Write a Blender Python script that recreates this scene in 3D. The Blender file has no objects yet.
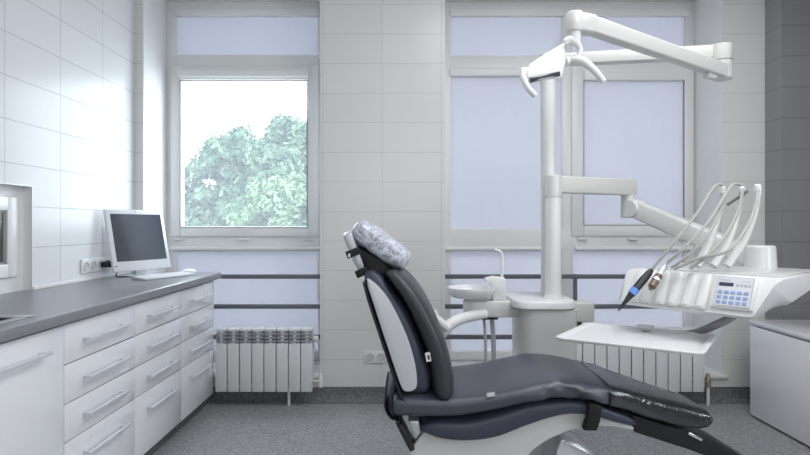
import bpy, bmesh, math, random
from mathutils import Vector, Matrix, noise
random.seed(7)
S = bpy.context.scene
COL = S.collection
PI = math.pi
F, CX, HY, H = 540.0, 405.0, 224.0, 1.2      # focal length in pixels, horizon row, eye height

def W(px, py, d):
    """a point seen at (px,py) standing at distance d from the camera's wall"""
    return Vector(((px-CX)*d/F, d, H-(py-HY)*d/F))

# ------------------------------------------------------------------ materials
def nodes_of(name):
    m = bpy.data.materials.new(name); m.use_nodes = True
    nt = m.node_tree; nt.nodes.clear()
    out = nt.nodes.new('ShaderNodeOutputMaterial')
    return m, nt, out

def mat(name, col, rough=0.5, metal=0.0, coat=0.0, spec=0.5, bump=0.0, bscale=200.0, vary=0.0, vscale=6.0, stretch=(1,1,1)):
    m, nt, out = nodes_of(name)
    b = nt.nodes.new('ShaderNodeBsdfPrincipled')
    c = (*col, 1)
    b.inputs['Base Color'].default_value = c
    b.inputs['Roughness'].default_value = rough
    b.inputs['Metallic'].default_value = metal
    b.inputs['Coat Weight'].default_value = coat
    b.inputs['Coat Roughness'].default_value = max(.08, rough*.9) if rough > .33 else .08
    b.inputs['Specular IOR Level'].default_value = spec
    tc = nt.nodes.new('ShaderNodeTexCoord')
    mp = nt.nodes.new('ShaderNodeMapping'); mp.inputs['Scale'].default_value = stretch
    nt.links.new(tc.outputs['Object'], mp.inputs['Vector'])
    if vary > 0:
        n = nt.nodes.new('ShaderNodeTexNoise'); n.inputs['Scale'].default_value = vscale
        nt.links.new(mp.outputs['Vector'], n.inputs['Vector'])
        r = nt.nodes.new('ShaderNodeValToRGB')
        r.color_ramp.elements[0].position = .3; r.color_ramp.elements[1].position = .7
        r.color_ramp.elements[0].color = (*[x*(1-vary) for x in col], 1)
        r.color_ramp.elements[1].color = (*[min(1, x*(1+vary)) for x in col], 1)
        nt.links.new(n.outputs['Fac'], r.inputs['Fac'])
        nt.links.new(r.outputs['Color'], b.inputs['Base Color'])
    if bump > 0:
        n2 = nt.nodes.new('ShaderNodeTexNoise'); n2.inputs['Scale'].default_value = bscale
        n2.inputs['Detail'].default_value = 3
        nt.links.new(mp.outputs['Vector'], n2.inputs['Vector'])
        bp = nt.nodes.new('ShaderNodeBump'); bp.inputs['Strength'].default_value = bump
        bp.inputs['Distance'].default_value = 0.01
        nt.links.new(n2.outputs['Fac'], bp.inputs['Height'])
        nt.links.new(bp.outputs['Normal'], b.inputs['Normal'])
    nt.links.new(b.outputs['BSDF'], out.inputs['Surface'])
    return m

def tile_mat(name, col, grout, axes, origin, rough=0.12, width=0.4, mort=0.0022, spec=.5):
    """glazed wall tiles 40 x 20 cm; axes picks the two world axes the wall lies in"""
    m, nt, out = nodes_of(name)
    b = nt.nodes.new('ShaderNodeBsdfPrincipled')
    tc = nt.nodes.new('ShaderNodeTexCoord')
    sp = nt.nodes.new('ShaderNodeSeparateXYZ'); nt.links.new(tc.outputs['Object'], sp.inputs[0])
    cb = nt.nodes.new('ShaderNodeCombineXYZ')
    for k in (0, 1):
        a = nt.nodes.new('ShaderNodeMath'); a.operation = 'SUBTRACT'; a.inputs[1].default_value = origin[k]
        nt.links.new(sp.outputs[axes[k]], a.inputs[0]); nt.links.new(a.outputs[0], cb.inputs[k])
    br = nt.nodes.new('ShaderNodeTexBrick')
    br.offset = 0.0; br.squash = 1.0
    br.inputs['Scale'].default_value = 1.0
    br.inputs['Brick Width'].default_value = width
    br.inputs['Row Height'].default_value = 0.2
    br.inputs['Mortar Size'].default_value = mort
    br.inputs['Mortar Smooth'].default_value = 0.3
    br.inputs['Bias'].default_value = 0.0
    br.inputs['Color1'].default_value = (*col, 1)
    br.inputs['Color2'].default_value = (*[c*0.97 for c in col], 1)
    br.inputs['Mortar'].default_value = (*grout, 1)
    nt.links.new(cb.outputs[0], br.inputs['Vector'])
    nt.links.new(br.outputs['Color'], b.inputs['Base Color'])
    b.inputs['Roughness'].default_value = rough
    b.inputs['Specular IOR Level'].default_value = spec
    bp = nt.nodes.new('ShaderNodeBump'); bp.invert = True
    bp.inputs['Strength'].default_value = 0.35; bp.inputs['Distance'].default_value = 0.002
    nt.links.new(br.outputs['Fac'], bp.inputs['Height'])
    nt.links.new(bp.outputs['Normal'], b.inputs['Normal'])
    nt.links.new(b.outputs['BSDF'], out.inputs['Surface'])
    return m

def floor_mat():
    m, nt, out = nodes_of('speckled_vinyl')
    b = nt.nodes.new('ShaderNodeBsdfPrincipled')
    tc = nt.nodes.new('ShaderNodeTexCoord')
    v = nt.nodes.new('ShaderNodeTexVoronoi'); v.inputs['Scale'].default_value = 150
    nt.links.new(tc.outputs['Object'], v.inputs['Vector'])
    r = nt.nodes.new('ShaderNodeValToRGB')
    e = r.color_ramp.elements
    e[0].position = 0.0; e[0].color = (.17, .17, .175, 1)
    e[1].position = 1.0; e[1].color = (.46, .46, .47, 1)
    x = e.new(.35); x.color = (.30, .30, .307, 1)
    x = e.new(.75); x.color = (.37, .37, .378, 1)
    sp = nt.nodes.new('ShaderNodeSeparateColor')
    nt.links.new(v.outputs['Color'], sp.inputs[0]); nt.links.new(sp.outputs[0], r.inputs['Fac'])
    nt.links.new(r.outputs['Color'], b.inputs['Base Color'])
    b.inputs['Roughness'].default_value = .38
    nt.links.new(b.outputs['BSDF'], out.inputs['Surface'])
    return m

def blind_mat(name, col, trans=.75):
    m, nt, out = nodes_of(name)
    tc = nt.nodes.new('ShaderNodeTexCoord')
    w = nt.nodes.new('ShaderNodeTexNoise'); w.inputs['Scale'].default_value = 25
    mp = nt.nodes.new('ShaderNodeMapping'); mp.inputs['Scale'].default_value = (1, 1, .15)
    nt.links.new(tc.outputs['Object'], mp.inputs['Vector']); nt.links.new(mp.outputs['Vector'], w.inputs['Vector'])
    r = nt.nodes.new('ShaderNodeValToRGB')
    r.color_ramp.elements[0].color = (*[c*.97 for c in col], 1); r.color_ramp.elements[1].color = (*col, 1)
    nt.links.new(w.outputs['Fac'], r.inputs['Fac'])
    d = nt.nodes.new('ShaderNodeBsdfDiffuse'); t = nt.nodes.new('ShaderNodeBsdfTranslucent')
    nt.links.new(r.outputs['Color'], d.inputs['Color']); nt.links.new(r.outputs['Color'], t.inputs['Color'])
    mx = nt.nodes.new('ShaderNodeMixShader'); mx.inputs[0].default_value = trans
    nt.links.new(d.outputs[0], mx.inputs[1]); nt.links.new(t.outputs[0], mx.inputs[2])
    nt.links.new(mx.outputs[0], out.inputs['Surface'])
    return m

def glass_mat(name, tint=(1, 1, 1), gloss=.06, haze=.0, hazecol=(.9, .95, 1), rough=.02):
    m, nt, out = nodes_of(name)
    t = nt.nodes.new('ShaderNodeBsdfTransparent'); t.inputs[0].default_value = (*tint, 1)
    g = nt.nodes.new('ShaderNodeBsdfGlossy'); g.inputs['Roughness'].default_value = rough
    mx = nt.nodes.new('ShaderNodeMixShader'); mx.inputs[0].default_value = gloss
    nt.links.new(t.outputs[0], mx.inputs[1]); nt.links.new(g.outputs[0], mx.inputs[2])
    last = mx
    if haze > 0:
        tr = nt.nodes.new('ShaderNodeBsdfTranslucent'); tr.inputs[0].default_value = (*hazecol, 1)
        m2 = nt.nodes.new('ShaderNodeMixShader'); m2.inputs[0].default_value = haze
        nt.links.new(mx.outputs[0], m2.inputs[1]); nt.links.new(tr.outputs[0], m2.inputs[2]); last = m2
    nt.links.new(last.outputs[0], out.inputs['Surface'])
    return m

def film_mat(name, col=(.75, .78, .88), alpha=.5, rough=.25, bump=.6, bscale=30):
    """thin crinkled clear plastic"""
    m, nt, out = nodes_of(name)
    b = nt.nodes.new('ShaderNodeBsdfPrincipled')
    b.inputs['Base Color'].default_value = (*col, 1); b.inputs['Roughness'].default_value = rough
    tc = nt.nodes.new('ShaderNodeTexCoord')
    v = nt.nodes.new('ShaderNodeTexVoronoi'); v.feature = 'DISTANCE_TO_EDGE'; v.inputs['Scale'].default_value = bscale
    n = nt.nodes.new('ShaderNodeTexNoise'); n.inputs['Scale'].default_value = bscale*.6
    ad = nt.nodes.new('ShaderNodeMixRGB'); ad.inputs[0].default_value = .12
    nt.links.new(tc.outputs['Object'], n.inputs['Vector'])
    nt.links.new(tc.outputs['Object'], ad.inputs[1]); nt.links.new(n.outputs['Color'], ad.inputs[2])
    nt.links.new(ad.outputs[0], v.inputs['Vector'])
    bp = nt.nodes.new('ShaderNodeBump'); bp.inputs['Strength'].default_value = bump; bp.inputs['Distance'].default_value = .012
    nt.links.new(v.outputs['Distance'], bp.inputs['Height'])
    nt.links.new(bp.outputs['Normal'], b.inputs['Normal'])
    r = nt.nodes.new('ShaderNodeValToRGB')
    r.color_ramp.elements[0].position = 0; r.color_ramp.elements[0].color = (min(1, alpha*1.5),)*3+(1,)
    r.color_ramp.elements[1].position = .25; r.color_ramp.elements[1].color = (alpha*.95,)*3+(1,)
    nt.links.new(v.outputs['Distance'], r.inputs['Fac'])
    nt.links.new(r.outputs['Color'], b.inputs['Alpha'])
    nt.links.new(b.outputs['BSDF'], out.inputs['Surface'])
    return m

def sleeve_mat(name):
    m, nt, out = nodes_of(name)
    tc = nt.nodes.new('ShaderNodeTexCoord')
    n = nt.nodes.new('ShaderNodeTexNoise'); n.inputs['Scale'].default_value = 22; n.inputs['Detail'].default_value = 3; n.inputs['Distortion'].default_value = 1.5
    nt.links.new(tc.outputs['Object'], n.inputs['Vector'])
    bp = nt.nodes.new('ShaderNodeBump'); bp.inputs['Strength'].default_value = .55; bp.inputs['Distance'].default_value = .012
    nt.links.new(n.outputs['Fac'], bp.inputs['Height'])
    fr = nt.nodes.new('ShaderNodeFresnel'); fr.inputs['IOR'].default_value = 2.2
    nt.links.new(bp.outputs['Normal'], fr.inputs['Normal'])
    t = nt.nodes.new('ShaderNodeBsdfTransparent'); t.inputs[0].default_value = (.96, .96, .97, 1)
    g = nt.nodes.new('ShaderNodeBsdfGlossy'); g.inputs['Roughness'].default_value = .10
    nt.links.new(bp.outputs['Normal'], g.inputs['Normal'])
    mx = nt.nodes.new('ShaderNodeMixShader')
    nt.links.new(fr.outputs[0], mx.inputs[0]); nt.links.new(t.outputs[0], mx.inputs[1]); nt.links.new(g.outputs[0], mx.inputs[2])
    nt.links.new(mx.outputs[0], out.inputs['Surface'])
    return m

def leaf_mat(name, c1, c2):
    m, nt, out = nodes_of(name)
    tc = nt.nodes.new('ShaderNodeTexCoord')
    n = nt.nodes.new('ShaderNodeTexNoise'); n.inputs['Scale'].default_value = 4.5
    nt.links.new(tc.outputs['Object'], n.inputs['Vector'])
    r = nt.nodes.new('ShaderNodeValToRGB')
    r.color_ramp.elements[0].position = .35; r.color_ramp.elements[0].color = (*c1, 1)
    r.color_ramp.elements[1].position = .65; r.color_ramp.elements[1].color = (*c2, 1)
    nt.links.new(n.outputs['Fac'], r.inputs['Fac'])
    d = nt.nodes.new('ShaderNodeBsdfDiffuse'); t = nt.nodes.new('ShaderNodeBsdfTranslucent')
    nt.links.new(r.outputs['Color'], d.inputs['Color']); nt.links.new(r.outputs['Color'], t.inputs['Color'])
    mx = nt.nodes.new('ShaderNodeMixShader'); mx.inputs[0].default_value = .4
    nt.links.new(d.outputs[0], mx.inputs[1]); nt.links.new(t.outputs[0], mx.inputs[2])
    nt.links.new(mx.outputs[0], out.inputs['Surface'])
    return m

M = {}
M['tile_back'] = tile_mat('white_tile_back', (.74, .735, .715), (.56, .55, .53), (0, 2), (-.155, .084), rough=.28)
M['tile_end'] = tile_mat('white_tile_end', (.74, .735, .715), (.56, .55, .53), (0, 2), (2.09, .084), rough=.28)
M['tile_left'] = tile_mat('white_tile_left', (.76, .765, .775), (.52, .53, .55), (1, 2), (2.47, .084), rough=.24, mort=.0025, spec=.27)
M['tile_grey'] = tile_mat('grey_tile', (.27, .27, .28), (.16, .16, .165), (0, 2), (2.432+.30, .084), rough=.2)
M['tile_grey_side'] = tile_mat('grey_tile_side', (.27, .27, .28), (.16, .16, .165), (1, 2), (3.484, .084), rough=.2)
M['plaster'] = mat('white_plaster', (.80, .80, .80), .6, bump=.05, bscale=60)
M['ceiling'] = mat('ceiling_paint', (.78, .78, .78), .8, bump=.05, bscale=40)
M['floor'] = floor_mat()
M['cove'] = mat('dark_speckled_cove', (.15, .15, .155), .45, vary=.4, vscale=70)
M['pvc'] = mat('white_window_plastic', (.78, .78, .77), .32, bump=.02, bscale=30)
M['gasket'] = mat('grey_window_seal', (.28, .28, .29), .6, bump=.05)
M['blind'] = blind_mat('lavender_roller_fabric', (.68, .68, .73), .305)
M['film'] = blind_mat('frosted_lavender_film', (.69, .69, .735), .31)
M['pane'] = glass_mat('clear_pane', (.99, 1, 1), .05, .042)
M['olive_pane'] = mat('dark_olive_pane', (.09, .09, .075), .12, vary=.15, vscale=3)
M['white_gloss'] = mat('white_gloss_laminate', (.83, .83, .855), .14, coat=.3, bump=.01, bscale=12)
M['carcass'] = mat('white_carcass_board', (.66, .66, .68), .4, bump=.02, bscale=50)
M['worktop'] = mat('grey_worktop_laminate', (.215, .218, .232), .30, vary=.05, vscale=60)
M['worktop_edge'] = mat('grey_worktop_edge', (.215, .218, .232), .28, vary=.05, vscale=60)
M['plinth'] = mat('grey_plinth_board', (.15, .15, .16), .4, vary=.06, vscale=20)
M['brushed'] = mat('brushed_metal', (.70, .72, .75), .32, metal=.6, bump=.03, bscale=90)
M['handle'] = mat('satin_silver_handle', (.72, .74, .78), .35, metal=.25, bump=.02, bscale=90)
M['chrome'] = mat('chrome', (.80, .81, .84), .12, metal=1, bump=.01, bscale=30)
M['dark_metal'] = mat('dark_metal', (.10, .095, .09), .3, metal=.8, bump=.02)
M['brass'] = mat('worn_brass', (.45, .38, .27), .35, metal=.8, vary=.2)
M['enamel'] = mat('cream_white_enamel', (.66, .66, .645), .26, coat=.25, bump=.01, bscale=15)
M['enamel_warm'] = mat('warm_white_enamel', (.62, .615, .59), .3, coat=.2, bump=.01, bscale=15)
M['enamel_bright'] = mat('bright_white_plastic', (.77, .77, .765), .3, coat=.2, bump=.01, bscale=15)
M['ceramic'] = mat('white_ceramic', (.73, .73, .735), .12, coat=.4, bump=.005, bscale=10)
M['shell'] = mat('pale_grey_shell', (.60, .60, .58), .35, bump=.02, bscale=20)
M['shell_white'] = mat('white_shell_plastic', (.54, .55, .58), .3, coat=.2, bump=.01, bscale=20)
M['navy'] = mat('slate_blue_vinyl', (.046, .052, .080), .42, bump=.05, bscale=260)
M['vinyl'] = mat('charcoal_vinyl', (.043, .047, .066), .42, coat=.7, bump=.06, bscale=9, vary=.06, vscale=5)
M['vinyl_pad'] = mat('charcoal_pad_vinyl', (.034, .035, .042), .42, bump=.08, bscale=14, vary=.08, vscale=6)
M['black'] = mat('black_plastic', (.012, .012, .014), .45, bump=.06, bscale=120)
M['strap'] = mat('black_webbing', (.012, .012, .013), .8, bump=.3, bscale=400)
M['outlet'] = mat('socket_recess_plastic', (.58, .58, .59), .4, bump=.01)
M['tag'] = mat('white_fabric_tag', (.72, .72, .74), .7, bump=.1, bscale=300)
M['ink'] = mat('dark_ink', (.05, .05, .042), .6, bump=.02)
M['rail'] = mat('slate_painted_steel', (.13, .135, .16), .45, bump=.02, bscale=50)
M['radiator'] = mat('white_radiator_enamel', (.70, .71, .715), .35, bump=.01, bscale=20)
M['radiator_slot'] = mat('grey_radiator_core', (.32, .34, .36), .5, bump=.02)
M['hose'] = mat('grey_silicone_hose', (.40, .40, .36), .45, bump=.05, bscale=200)
M['grey_arm'] = mat('grey_plastic_arm', (.22, .22, .225), .4, bump=.02)
M['tube'] = mat('pale_grey_tube', (.48, .49, .50), .4, bump=.03)
M['screen'] = mat('dark_screen_glass', (.055, .065, .085), .10, spec=.7, bump=.002, bscale=5)
M['aluminium'] = mat('silver_monitor_shell', (.74, .75, .78), .3, metal=.0, bump=.01, bscale=90)
M['keys'] = mat('white_keys', (.74, .75, .77), .5, bump=.02)
M['keybase'] = mat('grey_key_gaps', (.50, .51, .54), .5, bump=.02)
M['panel_white'] = mat('keypad_foil', (.70, .72, .76), .35, bump=.01)
M['panel_grey'] = mat('keypad_border_grey', (.45, .46, .48), .4, bump=.01)
M['button'] = mat('blue_button', (.30, .38, .62), .45, bump=.02)
M['button_grey'] = mat('grey_button', (.48, .50, .54), .45, bump=.02)
M['lcd'] = mat('dark_blue_display', (.05, .06, .11), .15, bump=.005)
M['blue'] = mat('blue_ring_plastic', (.12, .26, .70), .35, bump=.02)
M['bronze'] = mat('bronze_motor', (.17, .13, .10), .35, metal=.6, bump=.03)
M['lens'] = mat('dark_lamp_window', (.035, .04, .05), .08, spec=.8, bump=.004, bscale=40)
M['clear_film'] = film_mat('crinkled_head_cover', (.72, .75, .86), .60, .25, .8, 30)
M['foot_film'] = sleeve_mat('clear_foot_sleeve')
M['leaf_dark'] = leaf_mat('tree_leaves', (.018, .048, .036), (.14, .21, .13))
M['leaf_light'] = leaf_mat('shrub_leaves', (.045, .095, .055), (.20, .28, .16))
M['bark'] = mat('bark', (.07, .065, .06), .9, bump=.6, bscale=20, vary=.3)
M['ground'] = mat('pale_paving', (.42, .42, .40), .9, bump=.1, bscale=5, vary=.15, vscale=.8)
M['render_wall'] = mat('pale_render', (.80, .79, .76), .9, bump=.1, bscale=8, vary=.04)
M['house_glass'] = mat('grey_house_glass', (.25, .28, .32), .1, bump=.005)
M['sinksteel'] = mat('sink_steel', (.45, .45, .46), .3, metal=.9, bump=.02)
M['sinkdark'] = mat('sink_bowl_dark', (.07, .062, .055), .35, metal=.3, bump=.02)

# ------------------------------------------------------------------ object helpers
def root_loc(o):
    while o.parent: o = o.parent
    return o.location.copy(), o.rotation_euler.z

def obj(name, bm, m, parent=None, smooth=True, angle=35, at=None):
    """link a bmesh built in world coordinates (or, with at given, in the thing's own frame) as ONE object"""
    bmesh.ops.recalc_face_normals(bm, faces=bm.faces[:])
    me = bpy.data.meshes.new(name)
    off = None
    if parent is not None and at is None:
        off, _ = root_loc(parent)
        bmesh.ops.translate(bm, verts=bm.verts[:], vec=-off)
    bm.to_mesh(me); bm.free()
    ms = m if isinstance(m, (list, tuple)) else [m]
    for x in ms: me.materials.append(x)
    o = bpy.data.objects.new(name, me); COL.objects.link(o)
    if parent is not None: o.parent = parent
    if smooth:
        for p in me.polygons: p.use_smooth = True
        try: me.set_sharp_from_angle(angle=math.radians(angle))
        except Exception: pass
    return o

def tag(o, label, cat, group=None):
    o['label'] = label; o['category'] = cat
    if group: o['group'] = group
    return o

def thing(name, label, cat, loc, group=None, rz=0):
    o = bpy.data.objects.new(name, None); COL.objects.link(o)
    o.location = loc; o.rotation_euler = (0, 0, rz); o.empty_display_size = .05
    return tag(o, label, cat, group)

def struct(name, bm, m, parent=None, **k):
    o = obj(name, bm, m, parent, **k)
    if parent is None: o['kind'] = 'structure'
    return o

def dup(root, loc, label):
    r = root.copy(); COL.objects.link(r); r.location = loc; r['label'] = label
    def rec(src, par):
        for ch in src.children:
            c = ch.copy(); COL.objects.link(c); c.parent = par
            c.matrix_parent_inverse = ch.matrix_parent_inverse.copy()
            rec(ch, c)
    rec(root, r)
    return r

def box(bm, x0, x1, y0, y1, z0, z1, bev=0, seg=2, mi=0, frame=None):
    vs = [Vector((x, y, z)) for x in (x0, x1) for y in (y0, y1) for z in (z0, z1)]
    if frame: vs = [frame(v) for v in vs]
    t = bmesh.new()
    v = [t.verts.new(p) for p in vs]
    for f in ((0, 1, 3, 2), (4, 6, 7, 5), (0, 4, 5, 1), (2, 3, 7, 6), (0, 2, 6, 4), (1, 5, 7, 3)):
        t.faces.new([v[i] for i in f])
    bmesh.ops.recalc_face_normals(t, faces=t.faces[:])
    if bev > 0: bmesh.ops.bevel(t, geom=t.edges[:], offset=bev, segments=seg, affect='EDGES', profile=.5)
    merge(bm, t, mi)

def merge(bm, t, mi=0):
    mp = {}
    for v in t.verts: mp[v] = bm.verts.new(v.co)
    for f in t.faces:
        try:
            g = bm.faces.new([mp[v] for v in f.verts]); g.material_index = mi if mi else f.material_index
        except ValueError: pass
    t.free()

def prism(bm, pts, vec, bev=0, seg=2, only_caps=False):
    """closed outline (list of Vectors) pushed along vec"""
    t = bmesh.new()
    a = [t.verts.new(p) for p in pts]; b = [t.verts.new(p+vec) for p in pts]
    n = len(pts)
    t.faces.new(a); t.faces.new(b[::-1])
    for i in range(n): t.faces.new((a[i], a[(i+1) % n], b[(i+1) % n], b[i]))
    bmesh.ops.recalc_face_normals(t, faces=t.faces[:])
    if bev > 0:
        if only_caps:
            es = [e for e in t.edges if (e.verts[0] in a and e.verts[1] in a) or (e.verts[0] in b and e.verts[1] in b)]
        else: es = t.edges[:]
        bmesh.ops.bevel(t, geom=es, offset=bev, segments=seg, affect='EDGES', profile=.5, clamp_overlap=True)
    merge(bm, t)

def loft(bm, rings, cap=True):
    rs = [[bm.verts.new(p) for p in r] for r in rings]
    n = len(rs[0])
    for i in range(len(rs)-1):
        for k in range(n):
            bm.faces.new((rs[i][k], rs[i][(k+1) % n], rs[i+1][(k+1) % n], rs[i+1][k]))
    if cap:
        bm.faces.new(rs[0][::-1]); bm.faces.new(rs[-1])

def selli(c, a, b, n=4.0, seg=28):
    """superellipse ring about c with half axes a and b"""
    out = []
    for i in range(seg):
        t = 2*PI*i/seg
        ct, st = math.cos(t), math.sin(t)
        out.append(c + a*(math.copysign(abs(ct)**(2/n), ct)) + b*(math.copysign(abs(st)**(2/n), st)))
    return out

def smooth_path(pts, sub=8):
    """Catmull-Rom through points"""
    P = [Vector(p) for p in pts]
    if len(P) < 3: return P
    P = [P[0]*2-P[1]] + P + [P[-1]*2-P[-2]]
    out = []
    for i in range(1, len(P)-2):
        p0, p1, p2, p3 = P[i-1:i+3]
        for k in range(sub):
            t = k/sub
            out.append(.5*((2*p1)+(p2-p0)*t+(2*p0-5*p1+4*p2-p3)*t*t+(3*p1-p0-3*p2+p3)*t**3))
    out.append(P[-2])
    return out

def resample(vals, sub=8):
    """Catmull-Rom for number rows"""
    V = [list(v) for v in vals]
    V = [[2*a-b for a, b in zip(V[0], V[1])]] + V + [[2*a-b for a, b in zip(V[-1], V[-2])]]
    out = []
    for i in range(1, len(V)-2):
        for k in range(sub):
            t = k/sub
            out.append([.5*((2*b)+(c-a)*t+(2*a-5*b+4*c-d)*t*t+(3*b-a-3*c+d)*t**3) for a, b, c, d in zip(*V[i-1:i+3])])
    out.append(V[-2])
    return out

def tube(bm, pts, r, seg=12, smooth=0, up=None, sx=1.0):
    P = smooth_path(pts, smooth) if smooth else [Vector(p) for p in pts]
    n = len(P)
    rr = r if isinstance(r, (list, tuple)) else None
    rings = []
    prev = None
    for i, p in enumerate(P):
        t = (P[min(i+1, n-1)]-P[max(i-1, 0)]).normalized()
        if prev is None:
            u = up or (Vector((0, 0, 1)) if abs(t.z) < .9 else Vector((1, 0, 0)))
            a = t.cross(u).normalized()
        else:
            a = (prev - t*prev.dot(t)).normalized()
        prev = a
        b = t.cross(a)
        if rr:
            f = i/(n-1)*(len(rr)-1); k = min(int(f), len(rr)-2); rad = rr[k]+(rr[k+1]-rr[k])*(f-k)
        else: rad = r
        rings.append([p + a*rad*sx*math.cos(2*PI*k/seg) + b*rad*math.sin(2*PI*k/seg) for k in range(seg)])
    loft(bm, rings)

def lathe(bm, c, prof, seg=32, axis=Vector((0, 0, 1)), cap=True):
    """prof: list of (radius, height along axis)"""
    ax = axis.normalized()
    a = ax.cross(Vector((1, 0, 0)) if abs(ax.x) < .9 else Vector((0, 1, 0))).normalized(); b = ax.cross(a)
    c = Vector(c)
    loft(bm, [[c+ax*h+(a*math.cos(2*PI*k/seg)+b*math.sin(2*PI*k/seg))*max(r, 1e-4) for k in range(seg)] for r, h in prof], cap)

def beam(bm, p, q, w, h, bev=.006, w2=None, h2=None, up=Vector((0, 0, 1))):
    """bar of rectangular section from p to q, w across, h high"""
    p, q = Vector(p), Vector(q); t = (q-p).normalized()
    a = t.cross(up).normalized(); b = a.cross(t).normalized()
    w2 = w2 or w; h2 = h2 or h
    t_ = bmesh.new()
    v = []
    for c, ww, hh in ((p, w, h), (q, w2, h2)):
        for s, u in ((-1, -1), (1, -1), (1, 1), (-1, 1)): v.append(t_.verts.new(c+a*ww/2*s+b*hh/2*u))
    for f in ((3, 2, 1, 0), (4, 5, 6, 7), (0, 1, 5, 4), (1, 2, 6, 5), (2, 3, 7, 6), (3, 0, 4, 7)): t_.faces.new([v[i] for i in f])
    bmesh.ops.recalc_face_normals(t_, faces=t_.faces[:])
    if bev: bmesh.ops.bevel(t_, geom=t_.edges[:], offset=bev, segments=3, affect='EDGES', profile=.5)
    merge(bm, t_)

def B(): return bmesh.new()
def rect_ring(bm, x0, x1, z0, z1, w, y0, y1, bev=.004, wl=None, wr=None, wt=None, wb=None):
    """four mitre-less bars round an opening in an XZ plane"""
    wl = wl or w; wr = wr or w; wt = wt or w; wb = wb or w
    box(bm, x0, x0+wl, y0, y1, z0, z1, bev); box(bm, x1-wr, x1, y0, y1, z0, z1, bev)
    box(bm, x0+wl-.001, x1-wr+.001, y0+.0005, y1, z1-wt, z1, bev); box(bm, x0+wl-.001, x1-wr+.001, y0+.0005, y1, z0, z0+wb, bev)

# ------------------------------------------------------------------ the room
D = 3.649; DO = 4.12            # inner and outer face of the window wall
XL, XR = -1.831, 2.78
ZC = 3.0; YF = -1.6
RZ0, RZ1 = .183, 2.847           # recess floor and lintel
LW = (-1.767, -.574); RW = (.27, 2.142)

b = B(); box(b, XL-.25, XR+.2, YF-.2, DO, -.1, 0); struct('floor', b, M['floor'])
b = B(); box(b, XL-.25, XR+.2, YF-.2, DO, ZC, ZC+.15); struct('ceiling', b, M['ceiling'])
b = B()
def wb(x0, x1, z0, z1, mi=0):
    t = bmesh.new(); box(t, x0, x1, D, DO, z0, z1)
    for f in t.faces:
        f.normal_update(); f.material_index = mi if f.normal.y < -.9 else 1
    merge(b, t)
wb(XL-.25, LW[0], 0, ZC); wb(LW[1], RW[0], 0, ZC); wb(RW[1], XR+.2, 0, ZC, 2)
for a, c in (LW, RW): wb(a, c, 0, RZ0); wb(a, c, RZ1, ZC)
struct('wall_back', b, [M['tile_back'], M['plaster'], M['tile_end']])
# left wall, with the recess of the hatch window
NY0, NY1, NZ0, NZ1, NX = 1.25, 2.65, .80, 1.384, -1.875
b = B()
def wl(y0, y1, z0, z1, x1=XL):
    t = bmesh.new(); box(t, XL-.25, x1, y0, y1, z0, z1)
    for f in t.faces:
        f.normal_update(); f.material_index = 0 if (f.normal.x > .9 and x1 == XL) else 1
    merge(b, t)
wl(YF, NY0, 0, ZC); wl(NY1, D, 0, ZC); wl(NY0, NY1, 0, NZ0); wl(NY0, NY1, NZ1, ZC); wl(NY0, NY1, NZ0, NZ1, NX)
struct('wall_left', b, [M['tile_left'], M['plaster']])
b = B(); box(b, XR, XR+.2, YF, D, 0, ZC); struct('wall_right', b, M['tile_grey_side'])
b = B(); box(b, XL-.25, XR+.2, YF-.2, YF, 0, ZC); struct('wall_front', b, M['grey_arm'])
b = B(); t = bmesh.new(); box(t, 2.432, XR, 3.484, D, 0, ZC)
for f in t.faces: f.normal_update(); f.material_index = 1 if abs(f.normal.x) > .9 else 0
merge(b, t); struct('wall_pier', b, [M['tile_grey'], M['tile_grey_side']])
# coved skirting
b = B()
for x0, x1 in ((XL+.001, 2.432),):
    prism(b, [Vector((x0, D, 0)), Vector((x0, D-.05, 0)), Vector((x0, D-.03, .008)), Vector((x0, D-.014, .03)), Vector((x0, D-.006, .06)), Vector((x0, D-.005, .1)), Vector((x0, D, .1))], Vector((x1-x0, 0, 0)))
struct('baseboard_back', b, M['cove'])
b = B(); box(b, 2.432-.006, XR, 3.484-.006, 3.484, 0, .1); box(b, 2.432-.006, 2.432, 3.484, D-.05, 0, .1); struct('baseboard_pier', b, M['cove'])
# recess ledges (stone sills at the foot of the recesses)
for i, (a, c) in enumerate((LW, RW)):
    b = B(); box(b, a+.001, c+(.02 if i == 0 else .03), D-.025, D+.001, RZ0-.022, RZ0, .004); box(b, a+.001, c-.001, D, 3.99, RZ0, RZ0+.004)
    struct('trim_%d' % (i+1), b, M['pvc'])
# seal strip along the worktop at the left wall and round the hatch recess
b = B()
box(b, XL, XL+.012, NY1, D-.001, .8745, .893, .003); box(b, XL-.004, XL+.003, NY1-.003, NY1+.004, .8745, NZ1, .001); box(b, XL-.004, XL+.003, NY0, NY1+.004, NZ1-.002, NZ1+.003, .001)
struct('trim_3', b, M['pvc'])

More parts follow.
